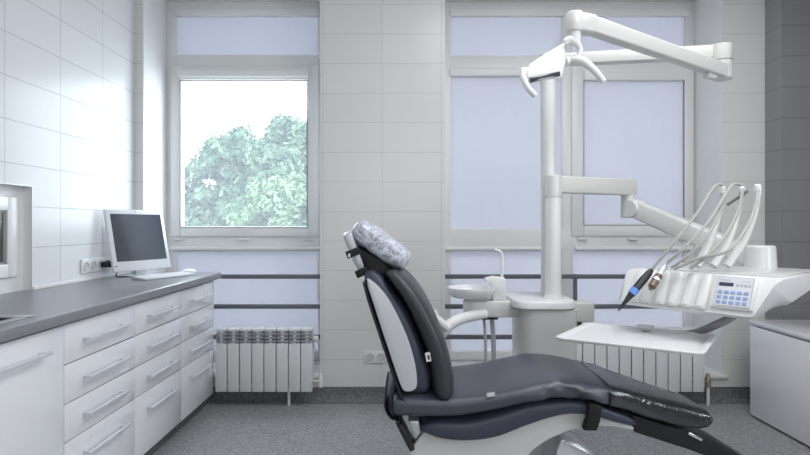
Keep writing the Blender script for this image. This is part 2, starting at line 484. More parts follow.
# ------------------------------------------------------------------ windows
YG = 4.0
def zz(y): return H-(y-HY)/135.0
def xx(x): return (x-CX)/135.0
w = thing('window_1', 'left window with clear sash looking onto a tree', 'window', (LW[0], YG, RZ0)); w['kind'] = 'structure'
del w['label']; del w['category']
b = B()
rect_ring(b, LW[0], LW[1], RZ0+.004, RZ1, .07, YG, YG+.07)
box(b, LW[0]+.06, LW[1]-.06, YG, YG+.07, zz(66)-.01, zz(56), .004)
box(b, LW[0]+.06, LW[1]-.06, YG-.004, YG+.07, zz(251), zz(237)+.02, .004)
obj('window_frame', b, M['pvc'], w)
b = B(); tube(b, [(LW[0]+.03, YG-.012, zz(248.5)), (LW[1]-.01, YG-.012, zz(248.5))], .016); obj('weather_bar', b, M['pvc'], w)
b = B(); rect_ring(b, xx(171), xx(319), zz(236.5), zz(66), .08, YG-.022, YG+.05, .006, wt=.105, wb=.074); sash = obj('window_sash', b, M['pvc'], w)
b = B(); rect_ring(b, xx(181), xx(308), zz(227.6), zz(81), .006, YG-.0235, YG-.01, 0); obj('seal', b, M['gasket'], sash)
for hx in (180, 246, 309):
    b = B(); box(b, xx(hx)-.035, xx(hx)+.035, YG-.03, YG-.002, zz(240.5), zz(238.3), .004); obj('hinge', b, M['pvc'], w)
b = B(); box(b, xx(180), xx(309), YG+.02, YG+.026, zz(229), zz(80)); obj('clear_pane', b, M['pane'], w)
b = B(); box(b, LW[0]+.06, LW[1]-.06, YG+.04, YG+.046, zz(57), RZ1-.06); obj('upper_pane', b, M['pane'], w)
b = B(); box(b, LW[0]+.06, LW[1]-.06, YG+.03, YG+.036, RZ0+.06, zz(250)); obj('frosted_pane', b, M['film'], w)

w = thing('window_2', 'x', 'x', (RW[0], YG, RZ0)); w['kind'] = 'structure'; del w['label']; del w['category']
b = B()
rect_ring(b, RW[0], RW[1], RZ0+.004, RZ1, .068, YG, YG+.07)
box(b, RW[0]+.06, RW[1]-.06, YG, YG+.07, zz(75.5), zz(56.5), .004)
box(b, RW[0]+.06, RW[1]-.06, YG-.004, YG+.07, zz(251), zz(231), .004)
box(b, xx(562), xx(573), YG-.002, YG+.07, RZ0+.02, RZ1-.03, .004)
obj('window_frame', b, M['pvc'], w)
for a, c in ((RW[0]+.03, xx(560)), (xx(575), RW[1]-.02)):
    b = B(); tube(b, [(a, YG-.012, zz(248.5)), (c, YG-.012, zz(248.5))], .016); obj('weather_bar', b, M['pvc'], w)
b = B(); rect_ring(b, xx(571), xx(692), zz(236), zz(67), .09, YG-.022, YG+.05, .006, wl=.092, wr=.073, wt=.104, wb=.082); sash = obj('window_sash', b, M['pvc'], w)
b = B(); rect_ring(b, xx(583)-.004, xx(682.4)+.004, zz(225)-.004, zz(81)+.004, .006, YG-.0235, YG-.01, 0); obj('seal', b, M['gasket'], sash)
for hx in (582, 632, 682):
    b = B(); box(b, xx(hx)-.035, xx(hx)+.035, YG-.03, YG-.002, zz(240), zz(237.6), .004); obj('hinge', b, M['pvc'], w)
for nm, x0, x1, z0, z1, mt, yo in (('pane', 449, 563, zz(232), zz(74), 'pane', .045), ('pane', 582, 684, zz(227), zz(80), 'pane', .045),
        ('upper_pane', 449, 563, zz(57), RZ1-.05, 'pane', .045), ('upper_pane', 572, 689, zz(57), RZ1-.05, 'pane', .045),
        ('frosted_pane', 449, 563, RZ0+.06, zz(250), 'film', .03), ('frosted_pane', 572, 689, RZ0+.06, zz(250), 'film', .03)):
    b = B(); box(b, xx(x0), xx(x1), YG+yo, YG+yo+.006, z0, z1); obj(nm, b, M[mt], w)

# roller blinds: cassette, fabric, bottom bar
def blind(x0, x1, ytop, ybot, ycas, label, yo=.012, closed=True):
    """x0..ybot in the window's plane"""
    t = thing('roller_blind', label, 'blind', (xx((x0+x1)/2), YG+yo, zz(ybot)), 'roller blinds on the windows')
    b = B(); box(b, xx(x0)-.006, xx(x1)+.006, YG+yo-.028, YG+yo+.012, zz(ycas+8), zz(ycas), .008, 3); obj('cassette', b, M['pvc'], t)
    if closed:
        b = B(); box(b, xx(x0), xx(x1), YG+yo, YG+yo+.0015, zz(ybot), zz(ycas+6)); obj('fabric', b, M['blind'], t)
        b = B(); box(b, xx(x0), xx(x1), YG+yo-.005, YG+yo+.007, zz(ybot)-.004, zz(ybot)+.010, .003); obj('bottom_bar', b, M['pvc'], t)
    else:
        b = B(); box(b, xx(x0), xx(x1), YG+yo-.006, YG+yo+.006, zz(ycas+10), zz(ycas+8)+.002, .003); obj('bottom_bar', b, M['pvc'], t)
    return t
blind(175, 318.6, 17, 56, 8.5, 'closed lavender roller blind on the small pane above the tree window')
blind(181, 309, 70, 80, 71, 'rolled-up white blind cassette over the clear window with the tree', yo=-.034, closed=False)
blind(450.5, 563, 17, 56.5, 8.5, 'closed lavender blind on the small upper pane left of the lamp')
blind(573.5, 688, 17, 56.5, 8.5, 'closed lavender blind on the small upper pane behind the lamp arm')
blind(450.5, 563, 75, 230.5, 68.5, 'closed lavender blind on the tall fixed pane left of the white pole')
blind(583.4, 682.4, 81, 225, 73.5, 'closed lavender blind on the hinged sash right of the white pole', yo=-.012)

# hatch window in the recess of the left wall
w = thing('window_3', 'x', 'x', (NX, 1.95, .95)); w['kind'] = 'structure'; del w['label']; del w['category']
def swap(v): return Vector((NX+v.y, v.x, v.z))
b = B()
for y0, y1, z0, z1 in ((1.33, 1.39, .95, 1.326), (2.525, 2.59, .95, 1.326), (1.385, 2.53, 1.262, 1.326), (1.385, 2.53, .95, 1.012)):
    box(b, NX, NX+.018, y0, y1, z0, z1, .004)
obj('window_frame', b, M['pvc'], w)
b = B()
for y0, y1, z0, z1 in ((1.39, 1.40, 1.012, 1.262), (2.508, 2.526, 1.006, 1.27), (1.39, 2.515, 1.252, 1.27), (1.39, 2.515, 1.006, 1.022)):
    box(b, NX, NX+.011, y0, y1, z0, z1, .002)
obj('seal', b, M['gasket'], w)
b = B(); box(b, NX, NX+.006, 1.39, 2.52, 1.01, 1.265); obj('olive_pane', b, M['olive_pane'], w)

# guard rails in front of the lower panes
def guard(x0, x1, post, label):
    t = thing('guard_rail', label, 'railing', ((x0+x1)/2, 3.70, RZ0), 'guard rails in the window recesses')
    for z in (.84, .635, .426):
        b = B(); box(b, x0, x1, 3.69, 3.71, z-.015, z+.015, .003); obj('rail', b, M['rail'], t)
    if post:
        b = B(); box(b, post-.013, post+.013, 3.711, 3.731, RZ0+.004, .855, .003); obj('post', b, M['rail'], t)
guard(LW[0]+.001, LW[1]-.001, None, 'slate three-bar guard rail under the window with the tree')
guard(RW[0]+.001, RW[1]-.06, 1.172, 'slate three-bar guard rail with a post behind the dental unit')

# ------------------------------------------------------------------ radiators
def radiator(x1, n, label, pipes):
    d0, d1 = 3.53, 3.615
    x0 = x1-n*.08
    t = thing('radiator', label, 'radiator', ((x0+x1)/2, d1, .10), 'sectional radiators below the windows')
    b = B()
    def sec(b, xa):
        box(b, xa+.003, xa+.077, d0, d0+.006, .102, .418, .002)                      # front plate
        box(b, xa+.030, xa+.050, d0+.005, d1, .115, .50, .003)
        box(b, xa+.004, xa+.076, d0+.03, d0+.034, .13, .49, .001)
        box(b, xa+.004, xa+.076, d1-.006, d1, .102, .49, .002)
        for z in (.425, .449, .473):
            box(b, xa+.004, xa+.076, d0+.002, d0+.03, z, z+.013, .003, mi=1)
        box(b, xa+.003, xa+.077, d0, d1, .497, .514, .005)
    sec(b, x0)
    first = obj('radiator_section', b, [M['radiator'], M['radiator_slot']], t)
    for k in range(1, n):
        c = first.copy(); COL.objects.link(c); c.parent = t; c.location.x += .08*k
    b = B(); tube(b, [(x0+.005, 3.575, .16), (x1-.005, 3.575, .16)], .018); tube(b, [(x0+.005, 3.575, .44), (x1-.005, 3.575, .44)], .018); obj('manifold', b, M['radiator_slot'], t)
    b = B(); tube(b, [(x1-.004, 3.575, .16), (x1+.045, 3.575, .16)], .010); lathe(b, (x1+.045, 3.575, .12), [(.013, 0), (.016, .01), (.016, .06), (.011, .07), (.011, .09)], 16)
    obj('valve', b, M['brass'] if pipes else M['pvc'], t)
    if pipes: b = B(); tube(b, [(x1+.045, 3.575, .13), (x1+.045, 3.575, 0)], .011); obj('pipe', b, M['pvc'], t)
    b = B(); tube(b, [(x1-.165, 3.575, .13), (x1-.165, 3.575, 0)], .010); obj('pipe', b, M['pvc'], t)
    b = B(); lathe(b, (x1-.005, 3.575, .44), [(.015, 0), (.02, .01), (.02, .03), (.012, .035)], 16, Vector((1, 0, 0))); obj('air_vent', b, M['pvc'], t)
    for xq in (x0+.08, x1-.16):
        b = B(); box(b, xq-.008, xq+.008, d1-.01, 3.70, .40, .42); obj('bracket', b, M['pvc'], t)
radiator((313-405)/152.5, 8, 'white sectional radiator beside the drawer units', False)
radiator((704-405)/152.5, 11, 'white sectional radiator partly hidden by the white tray', True)

# ------------------------------------------------------------------ counter along the left wall
XE, XC = -1.235, -1.26
CE = [3.562, 3.04, 2.518, 1.996, 1.474]
def handle(b, y0, y1, z, xf):
    box(b, xf+.026, xf+.038, y0, y1, z-.007, z+.007, .003)
    for y in (y0+.018, y1-.018): box(b, xf-.002, xf+.031, y-.005, y+.005, z-.005, z+.005, .0015)
DZ = [(.679, .825), (.532, .674), (.388, .527), (.088, .383)]
HZ = [.752, .603, .459, .306]
u = thing('drawer_unit', 'white four-drawer cabinet unit nearest the camera, next to the cupboard door', 'cabinet', (XL, CE[3], .0), 'drawer units under the worktop')
b = B(); box(b, XL+.002, XC-.02, CE[3]+.001, CE[2]-.001, .085, .834); obj('carcass', b, M['carcass'], u)
b = B(); box(b, XC-.07, XC-.055, CE[3], CE[2], 0, .086); box(b, XL+.004, XC-.056, CE[3]+.01, CE[3]+.03, 0, .086); obj('plinth', b, M['plinth'], u)
for (z0, z1), hz in zip(DZ, HZ):
    b = B(); box(b, XC-.019, XC, CE[3]+.002, CE[2]-.002, z0, z1, .0015); dr = obj('drawer', b, M['white_gloss'], u)
    b = B(); handle(b, CE[3]+.103, CE[2]-.112, hz, XC); obj('handle', b, M['handle'], dr)
dup(u, (XL, CE[2], 0), 'white four-drawer cabinet unit, the middle one of the three')
dup(u, (XL, CE[1], 0), 'white four-drawer cabinet unit closest to the radiator')
u = thing('cupboard_unit', 'white cupboard with one door and a bar handle below the sink', 'cabinet', (XL, CE[4], 0))
b = B(); box(b, XL+.002, XC-.02, CE[4], CE[3]-.001, .085, .70); obj('carcass', b, M['carcass'], u)
b = B(); box(b, XC-.07, XC-.055, CE[4], CE[3], 0, .086); obj('plinth', b, M['plinth'], u)
b = B(); box(b, XC-.019, XC, CE[4]+.002, CE[3]-.002, .088, .825, .0015); dr = obj('door', b, M['white_gloss'], u)
b = B(); handle(b, CE[4]+.06, CE[3]-.118, .752, XC); obj('handle', b, M['handle'], dr)

b = B()
SK = (-1.74, -1.335, 1.50, 1.885)   # sink cut-out
Y0, Y1 = 1.25, 3.63
for x0, x1, y0, y1 in ((XL+.001, SK[0], Y0, Y1), (SK[1], XE-.012, Y0, Y1), (SK[0], SK[1], SK[3], Y1), (SK[0], SK[1], Y0, SK[2])):
    box(b, x0, x1, y0, y1, .835, .875)
box(b, NX, XL+.001, NY0, NY1, .835, .875)
# rounded front edge
prism(b, [Vector((XE-.012, Y0, .835)), Vector((XE-.003, Y0, .835)), Vector((XE, Y0, .839)), Vector((XE, Y0, .865)), Vector((XE-.003, Y0, .8725)), Vector((XE-.012, Y0, .875))], Vector((0, Y1-Y0, 0)))
o = obj('worktop', b, M['worktop']); tag(o, 'long dark grey worktop over the white drawer units', 'worktop')
t = thing('sink', 'steel sink with dark bowl set in the worktop at the left edge', 'sink', (-1.54, 1.7, .875))
b = B()
box(b, SK[0]-.03, SK[1]+.03, SK[3]-.02, SK[3]+.028, .8755, .878, .001); box(b, SK[0]-.03, SK[1]+.03, SK[2]-.03, SK[2]+.01, .8755, .878, .001)
box(b, SK[0]-.03, SK[0]+.01, SK[2], SK[3]-.02, .8755, .878, .001); box(b, SK[1]-.01, SK[1]+.03, SK[2], SK[3]-.02, .8755, .878, .001)
obj('rim', b, M['sinksteel'], t)
b = B()
for x0, x1, y0, y1, z0, z1 in ((SK[0]+.004, SK[0]+.01, SK[2]+.01, SK[3]-.02, .73, .876), (SK[1]-.01, SK[1]-.004, SK[2]+.01, SK[3]-.02, .73, .876), (SK[0]+.004, SK[1]-.004, SK[3]-.026, SK[3]-.02, .73, .876), (SK[0]+.004, SK[1]-.004, SK[2]+.01, SK[2]+.016, .73, .876), (SK[0]+.004, SK[1]-.004, SK[2]+.01, SK[3]-.02, .724, .73)):
    box(b, x0, x1, y0, y1, z0, z1)
obj('bowl', b, M['sinkdark'], t)

# sockets ------------------------------------------------------------
def socket(frame, n, label, loc, name='wall_socket'):
    t = thing(name, label, 'socket', loc)
    b = B(); box(b, 0, n*.071+.01, -.010, 0, 0, .081, .003, frame=frame); obj('plate', b, M['enamel_bright'], t)
    for k in range(n):
        c = .0405+.071*k
        b = B()
        seg = 24
        rings = []
        for r, y in ((.027, -.0105), (.024, -.014), (.021, -.012), (.019, -.004)):
            rings.append([frame(Vector((c+r*math.cos(2*PI*i/seg), y, .0405+r*math.sin(2*PI*i/seg)))) for i in range(seg)])
        loft(b, rings)
        s = obj('outlet', b, M['outlet'], t)
        b = B()
        for dx in (-.0095, .0095):
            loft(b, [[frame(Vector((c+dx+.0045*math.cos(2*PI*i/8), y, .0405+.0045*math.sin(2*PI*i/8)))) for i in range(8)] for y in (-.0045, -.003)])
        obj('pin_hole', b, M['ink'], s)
    return t
socket(lambda v: Vector((-.275+v.x, D+v.y, .262+v.z)), 2, 'white double wall socket low on the tiles behind the chair', (-.2, D, .30))
socket(lambda v: Vector((XL-v.y, 3.045+v.x, .918+v.z)), 4, 'white four-gang socket strip on the left wall beside the monitor', (XL, 3.19, .958))
t = thing('power_plug', 'black plug in the socket strip with its cable to the monitor', 'plug', (XL+.02, 3.30, .955))
b = B(); lathe(b, (XL+.012, 3.298, .958), [(.019, 0), (.02, .012), (.019, .03), (.010, .042), (.006, .05)], 20, Vector((1, 0, -.15))); obj('plug_body', b, M['black'], t)
b = B(); box(b, XL+.012, XL+.045, 3.225, 3.258, .94, .975, .006); obj('adapter', b, M['black'], t)
b = B(); tube(b, [(XL+.06, 3.298, .95), (XL+.085, 3.29, .925), (XL+.08, 3.27, .89), (XL+.10, 3.28, .879), (XL+.16, 3.34, .879)], .0035, 8, 6); obj('cable', b, M['black'], t)

# all-in-one computer -------------------------------------------------
ML, MR = Vector((-1.722, 3.20, 0)), Vector((-1.548, 3.58, 0))
mc = (ML+MR)/2; mu = (MR-ML).normalized(); mn = Vector((mu.y, -mu.x, 0)); mw = (MR-ML).length
t = thing('computer_monitor', 'white all-in-one computer with dark screen on the grey worktop', 'monitor', (mc.x, mc.y, .875))
tilt = math.radians(12.5)
mup = Vector((0, 0, math.cos(tilt))) - mn*math.sin(tilt); mf = mn*math.cos(tilt)+Vector((0, 0, math.sin(tilt)))
mo = Vector((mc.x, mc.y, .912))
def mfr(v): return mo + mu*v.x + mf*v.y + mup*v.z
MH = .388
b = B(); box(b, -mw/2, mw/2, -.022, 0, 0, MH, .006, 3, frame=mfr); body = obj('monitor_body', b, M['aluminium'], t)
b = B(); box(b, -mw/2+.028, mw/2-.026, -.004, .0012, .062, MH-.03, 0, frame=mfr); obj('screen', b, M['screen'], t)
b = B(); box(b, -.003, .003, -.001, .0012, MH-.018, MH-.012, 0, frame=mfr); obj('webcam', b, M['ink'], body)
b = B(); box(b, -.195, -.187, -.001, .001, .03, .04, 0, frame=mfr); obj('status_mark', b, M['ink'], body)
def sfr(v): return Vector((mc.x, mc.y, .8755)) + mu*v.x + mn*v.y + Vector((0, 0, v.z))
b = B(); box(b, -.10, .10, -.085, .07, 0, .008, .003, frame=sfr)
box(b, -.04, .04, -.05, -.03, .006, .16, .003, frame=sfr); obj('stand', b, M['brushed'], t)
# keyboard, mouse
ku = Vector((.40, .92, 0)).normalized(); kv = Vector((-ku.y, ku.x, 0)); kc = Vector((-1.462, 3.29, .8755))
def kfr(v): return kc + ku*v.x + kv*v.y + Vector((0, 0, v.z))
t = thing('keyboard', 'slim white keyboard lying in front of the computer', 'keyboard', kc)
b = B()
prism(b, [kfr(Vector((-.19, -.06, 0))), kfr(Vector((-.19, -.06, .007))), kfr(Vector((-.19, .06, .018))), kfr(Vector((-.19, .06, 0)))], ku*.38, .002, 2)
obj('keyboard_body', b, M['keybase'], t)
b = B()
for r in range(5):
    y = -.05+r*.0205; z = .0075+(y+.06)/.12*.011
    c = 0; x = -.184
    wds = [.023]*16 if r != 0 else [.023]*3+[.115]+[.023]*8
    for wd in wds:
        if x+wd > .186: break
        box(b, x+.0015, x+wd-.0015, y, y+.017, z-.001, z+.0035, .001, 1, frame=kfr); x += wd
k = obj('keys', b, M['keys'], t); k['kind'] = 'stuff'
b = B()
pts = [(.0, .0, .001), (.012, .0, 1)]
rings = []
mcn = Vector((-1.415, 3.535, .8755)); mdir = Vector((.5, .87, 0)).normalized(); mper = Vector((-mdir.y, mdir.x, 0))
for z, s in ((0, .9), (.006, 1), (.014, .98), (.022, .85), (.028, .62), (.031, .3), (.0315, .05)):
    rings.append([mcn+mdir*(.056*s*math.cos(2*PI*i/28))+mper*(.031*s*math.sin(2*PI*i/28))+Vector((0, 0, z)) for i in range(28)])
t = thing('computer_mouse', 'white computer mouse on the worktop end behind the keyboard', 'mouse', mcn)
loft(b, rings); obj('mouse_body', b, M['enamel_bright'], t)
b = B(); lathe(b, mcn+mdir*-.03-mper*.003+Vector((0, 0, .024)), [(.006, 0), (.006, .006)], 12, mper); obj('scroll_wheel', b, M['tube'], t)

# ------------------------------------------------------------------ low white cabinet on the right
XQ = 2.156
t = thing('low_cabinet', 'low glossy white cabinet against the grey-tiled pier at the right edge', 'cabinet', (2.46, 2.75, 0))
b = B(); box(b, XQ+.019, XR-.002, 2.15, 3.375, .012, .577, .001); obj('carcass', b, M['carcass'], t)
b = B(); box(b, XQ-.004, XR-.002, 2.14, 3.379, .580, .602, .002); obj('top_panel', b, M['white_gloss'], t)
b = B(); box(b, XQ, XQ+.018, 2.78, 3.374, .014, .566, .0015); obj('door', b, M['white_gloss'], t)
b = B(); box(b, XQ, XQ+.018, 2.15, 2.776, .014, .566, .0015); obj('door', b, M['white_gloss'], t)
b = B(); box(b, XQ+.02, XR-.01, 2.17, 3.37, 0, .013); obj('plinth', b, M['plinth'], t)

# ------------------------------------------------------------------ dental unit (column, spittoon, assistant arm)
UD = 2.85
def U(px, py, d=UD): return W(px, py, d)
ux = .733
t = thing('dental_unit', 'white dental column unit with round spittoon bowl behind the chair', 'dental unit', (ux, UD+.0, 0))
b = B()
rings = [selli(Vector((ux, UD+.02, z)), Vector((rx, 0, 0)), Vector((0, ry, 0)), 4.5, 40) for z, rx, ry in ((0, .19, .22), (.02, .19, .22), (.03, .155, .18), (.10, .143, .175), (.768, .148, .18), (.771, .145, .176))]
loft(b, rings); obj('pedestal', b, M['enamel'], t)
b = B()
loft(b, [selli(Vector((.708, UD+.02, z)), Vector((rx, 0, 0)), Vector((0, ry, 0)), 4.5, 40) for z, rx, ry in ((.771, .140, .17), (.773, .156, .19), (.778, .162, .196), (.802, .162, .196), (.812, .157, .19), (.816, .145, .175))])
obj('pedestal_lid', b, M['enamel_bright'], t)
pc = Vector(((553-405)*2.79/F, 2.79, 0)); lp = Vector(((548.2-405)*2.90/F, 2.90, 0))
b = B(); lathe(b, (pc.x, pc.y, .815), [(.05, 0), (.048, .012), (.043, .02), (.042, .03), (.042, .53)], 36); obj('instrument_pole', b, M['enamel_bright'], t)
b = B(); lathe(b, (lp.x, lp.y, .815), [(.047, 0), (.045, .012), (.040, .02), (.0385, .03), (.0385, 1.225)], 32); obj('lamp_pole', b, M['enamel'], t)
# spittoon bracket and bowl
bx = (471-405)*UD/F
b = B()
pts = []
zc0, zc1 = .715, .80
L0 = U(463, 300).x
n = 14
base = [Vector((L0+.055-.055*math.sin(PI*i/n), UD-.055+.11*(0.5-.5*math.cos(PI*i/n)), zc0)) for i in range(n+1)]
base = [Vector((L0+.055-.055*math.sin(PI*i/n), UD-.055*math.cos(PI*i/n), zc0)) for i in range(n+1)]
base += [Vector((ux-.10, UD+.055, zc0)), Vector((ux-.10, UD-.055, zc0))]
prism(b, base, Vector((0, 0, zc1-zc0)), .008, 3, True); obj('spittoon_bracket', b, M['enamel'], t)
b = B(); lathe(b, (bx+.02, UD, .798), [(.05, 0), (.055, .006), (.05, .018)], 28); obj('bowl_stem', b, M['enamel'], t)
b = B()
lathe(b, (bx, UD, .812), [(.06, 0), (.098, .004), (.113, .014), (.121, .032), (.126, .050), (.125, .055), (.119, .053), (.112, .038), (.095, .022), (.06, .014), (.02, .012), (.004, .011)], 48)
obj('spittoon_bowl', b, M['ceramic'], t)
tw0, tw1 = U(486, 299).x, U(505, 299).x
b = B()
prism(b, [Vector((tw0+.03, UD-.035, .80)), Vector((tw1, UD-.035, .80)), Vector((tw1-.004, UD-.035, .918)), Vector((tw0+.035, UD-.035, .925)), Vector((tw0-.005, UD-.035, .915)), Vector((tw0-.005, UD-.035, .89)), Vector((tw0+.02, UD-.035, .885))], Vector((0, .07, 0)), .006, 3)
obj('cup_filler_tower', b, M['enamel_bright'], t)
sx = U(502, 275).x
b = B(); tube(b, [(sx, UD, .915), (sx, UD, 1.03), (sx-.003, UD, 1.048), (sx-.015, UD, 1.058), (sx-.04, UD, 1.066)], [.0075]*3+[.007, .0075], 12); obj('spout', b, M['enamel_bright'], t)
# right-hand block
b = B()
base = [Vector((U(572, 0).x-.02, UD-.05, 0)), Vector((U(588, 0).x, UD-.05, 0)), Vector((U(592, 0).x, UD-.035, 0)), Vector((U(593, 0).x, UD, 0)), Vector((U(592, 0).x, UD+.035, 0)), Vector((U(588, 0).x, UD+.05, 0)), Vector((U(572, 0).x-.02, UD+.05, 0))]
for v in base: v.z = .69
prism(b, base, Vector((0, 0, .10)), .008, 3, True); obj('side_bracket', b, M['enamel_warm'], t)
b = B(); box(b, U(577, 0).x, U(581, 0).x, UD-.02, UD+.02, .64, .692, .003); obj('bracket_pin', b, M['dark_metal'], t)
# drain and suction hoses below the spittoon
for px, r in ((485.5, .008), (493.5, .0125)):
    x = U(px, 0).x
    b = B(); tube(b, [(x-.008, UD+.01, .715), (x, UD+.01, .60), (x+.01, UD+.015, .40), (x+.06, UD+.03, .15), (x+.1, UD+.03, .08)], r, 12, 6); obj('suction_hose', b, M['tube'], t)
b = B(); box(b, U(480, 0).x, U(497, 0).x, UD-.03, UD+.03, .70, .716, .002); obj('hose_socket', b, M['black'], t)
# assistant arm
AD = 2.72
b = B()
path = smooth_path([U(486, 314, 2.8), U(470, 316.5, 2.76), U(457, 320.5, AD), U(444, 330, AD-.02), U(436, 342, AD-.02)], 8)
tube(b, path, [.023, .028, .028, .030, .030], 16, 0, Vector((0, 0, 1)), .9); arm = obj('assistant_arm', b, M['enamel_bright'], t)
b = B(); p = U(440, 322, AD-.03); q = U(447, 330, AD-.03)
beam(b, U(434, 316, AD-.04), U(449, 328, AD-.04), .10, .03, .008); obj('assistant_holder', b, M['enamel_bright'], arm)
b = B(); beam(b, U(435, 310, AD-.06), U(438, 319, AD-.06), .016, .016, .004); obj('holder_clip', b, M['enamel_bright'], arm)

# ------------------------------------------------------------------ operating lamp on its arm
t = thing('operating_lamp', 'white dental operating lamp on a folded arm at the pole top', 'lamp', (lp.x, lp.y, 2.03))
A0 = Vector((lp.x, lp.y, 2.077)); A1 = Vector((1.625, 2.695, 2.06))
b = B(); lathe(b, (A0.x, A0.y, 2.03), [(.043, 0), (.043, .076), (.038, .082)], 28); obj('pole_socket', b, M['enamel_warm'], t)
b = B(); beam(b, A0, A1, .055, .060, .007, .062, .066); obj('lower_arm', b, M['enamel_warm'], t)
h1 = W(722, 62, 2.66)
b = B(); lathe(b, (1.58, 2.69, 1.918), [(.040, 0), (.046, .006), (.046, .098), (.047, .10), (.047, .170), (.043, .174)], 28); hg = obj('hinge_block', b, M['enamel_warm'], t)
b = B(); lathe(b, (1.58, 2.69, 2.010), [(.0475, 0), (.0475, .004)], 28); obj('hinge_seam', b, M['grey_arm'], hg)
P0 = W(706, 68, 2.64); P0 = Vector((1.565, 2.655, 1.950)); P1 = Vector((.79, 2.315, 2.053))
b = B(); beam(b, P0, P1, .055, .066, .008, .058, .070); obj('spring_arm', b, M['enamel_warm'], t)
b = B(); tube(b, [W(714, 77, 2.63), W(706, 75, 2.61)], [.015, .018], 16); obj('spring_cap', b, M['enamel_warm'], t)
# hub at the lamp end
hub = Vector((.722, 2.30, 2.018))
b = B(); lathe(b, hub, [(.036, 0), (.037, .004), (.037, .075), (.033, .081)], 28); beam(b, hub+Vector((0, 0, .04)), P1+Vector((.02, .008, -.002)), .068, .08, .012)
obj('lamp_hub', b, M['enamel_warm'], t)
b = B(); lathe(b, hub+Vector((0, 0, -.05)), [(.024, 0), (.026, .01), (.027, .05)], 24); obj('neck', b, M['enamel_bright'], t)
# C yoke from neck round to the right pivot
LD = 2.29
b = B(); tube(b, [W(565, 42, LD), W(570.5, 39.5, LD), W(577, 43.5, LD), W(580.3, 50, LD), W(578, 57, LD), W(571, 60, LD)], [.014, .016, .014, .011, .012, .012], 14, 6); obj('yoke', b, M['enamel_bright'], t)
# head: wedge-like reflector housing, lofted left to right
hA, hB = W(522, 71, 2.24), W(566, 63, 2.32)
hu = (hB-hA).normalized()
hn = Vector((-.15, -.62, -.77)); hn = (hn-hu*hn.dot(hu)).normalized()     # where the window looks
hs = hu.cross(hn).normalized()
if hs.z < 0: hs = -hs
b = B()
def sect(fb, ft, tp, bk, df, db):
    return [W(*fb, df-.004), W(*ft, df), W(*tp, (df+db)/2+.01), W(tp[0]+1, tp[1]+3, db), W(*bk, db)]
t2 = bmesh.new()
st = [sect((528, 84), (525.5, 70.5), (529, 64), (529, 76), 2.222, 2.33), sect((543, 81.5), (543, 67.5), (545, 53), (544, 72), 2.238, 2.36), sect((562.5, 78.5), (566, 62), (566, 41), (563, 66), 2.268, 2.385)]
loft(t2, st); bmesh.ops.recalc_face_normals(t2, faces=t2.faces[:])
bmesh.ops.bevel(t2, geom=t2.edges[:], offset=.009, segments=4, affect='EDGES', profile=.5, clamp_overlap=True)
merge(b, t2); head = obj('lamp_head', b, M['enamel_bright'], t, angle=45)
b = B(); lathe(b, W(523.5, 72, 2.235)-hu*.006, [(.012, 0), (.017, .004), (.019, .02)], 20, hu); obj('pivot', b, M['enamel_bright'], t)
# dark window
lc = W(545, 77, 2.228)
b = B(); prism(b, [W(529.2, 77.0, 2.2125), W(560, 71.2, 2.2565), W(560.8, 76.0, 2.2565), W(530.6, 82.2, 2.2125)], Vector((0, .02, 0)), .002); obj('lamp_window', b, M['lens'], head)
b = B(); tube(b, [W(523, 70, 2.22), W(523.5, 78, 2.18), W(528, 88, 2.16), W(535.5, 96, 2.16)], [.012, .013, .0125, .0115], 14, 6); obj('handle', b, M['enamel_bright'], t)
b = B(); lathe(b, W(568, 61.5, 2.30)-hu*.02, [(.014, 0), (.021, .004), (.021, .04), (.014, .044)], 20, hu); obj('pivot', b, M['enamel_bright'], t)
b = B(); tube(b, [W(573, 60, 2.29), W(583, 61.5, 2.26), W(594, 70, 2.24), W(604, 82, 2.24)], [.018, .019, .015, .0125], 14, 6); obj('handle', b, M['enamel_bright'], t)

# ------------------------------------------------------------------ instrument table on its arm
O = Vector((.94, 2.33, 0)); tu = Vector((.625, -.781, 0)).normalized(); tv = Vector((-tu.y, tu.x, 0))
def T(u, v, z): return O+tu*u+tv*v+Vector((0, 0, z))
t = thing('instrument_table', 'white dental instrument console with blue keypad on a jointed arm', 'instrument console', T(.28, .3, .87))
b = B(); e0 = Vector((pc.x+.01, 2.793, 1.404)); e1 = Vector((1.285, 3.045, 1.404))
lathe(b, (pc.x, pc.y, 1.336), [(.042, 0), (.0445, .003), (.0445, .112), (.042, .115)], 36); obj('pole_collar', b, M['enamel'], t)
b = B(); beam(b, e0, e1, .07, .088, .008); obj('swivel_arm', b, M['enamel_warm'], t)
b = B(); lathe(b, (1.25, 3.03, 1.235), [(.034, 0), (.038, .005), (.038, .13)], 24); obj('elbow', b, M['enamel_warm'], t)
s0 = Vector((1.285, 3.0, 1.285)); s1 = Vector((1.53, 2.56, 1.085))
b = B(); lathe(b, s0-Vector((.045, 0.02, 0)), [(.045, 0), (.05, .006), (.05, .084), (.045, .09)], 24, Vector((.9, .4, 0))); obj('elbow_joint', b, M['enamel'], t)
b = B(); beam(b, s0, s1, .085, .095, .012); obj('spring_arm', b, M['enamel'], t)
hc = T(.335, .57, 0)
b = B(); lathe(b, (hc.x, hc.y, .99), [(.066, 0), (.065, .01), (.061, .10), (.060, .108), (.054, .114)], 32); obj('swivel_hub', b, M['enamel'], t)
b = B(); beam(b, s1-Vector((0.02, -.04, -.016)), Vector((hc.x, hc.y, 1.035)), .085, .09, .02, .08, .075); obj('arm_head', b, M['enamel'], t)
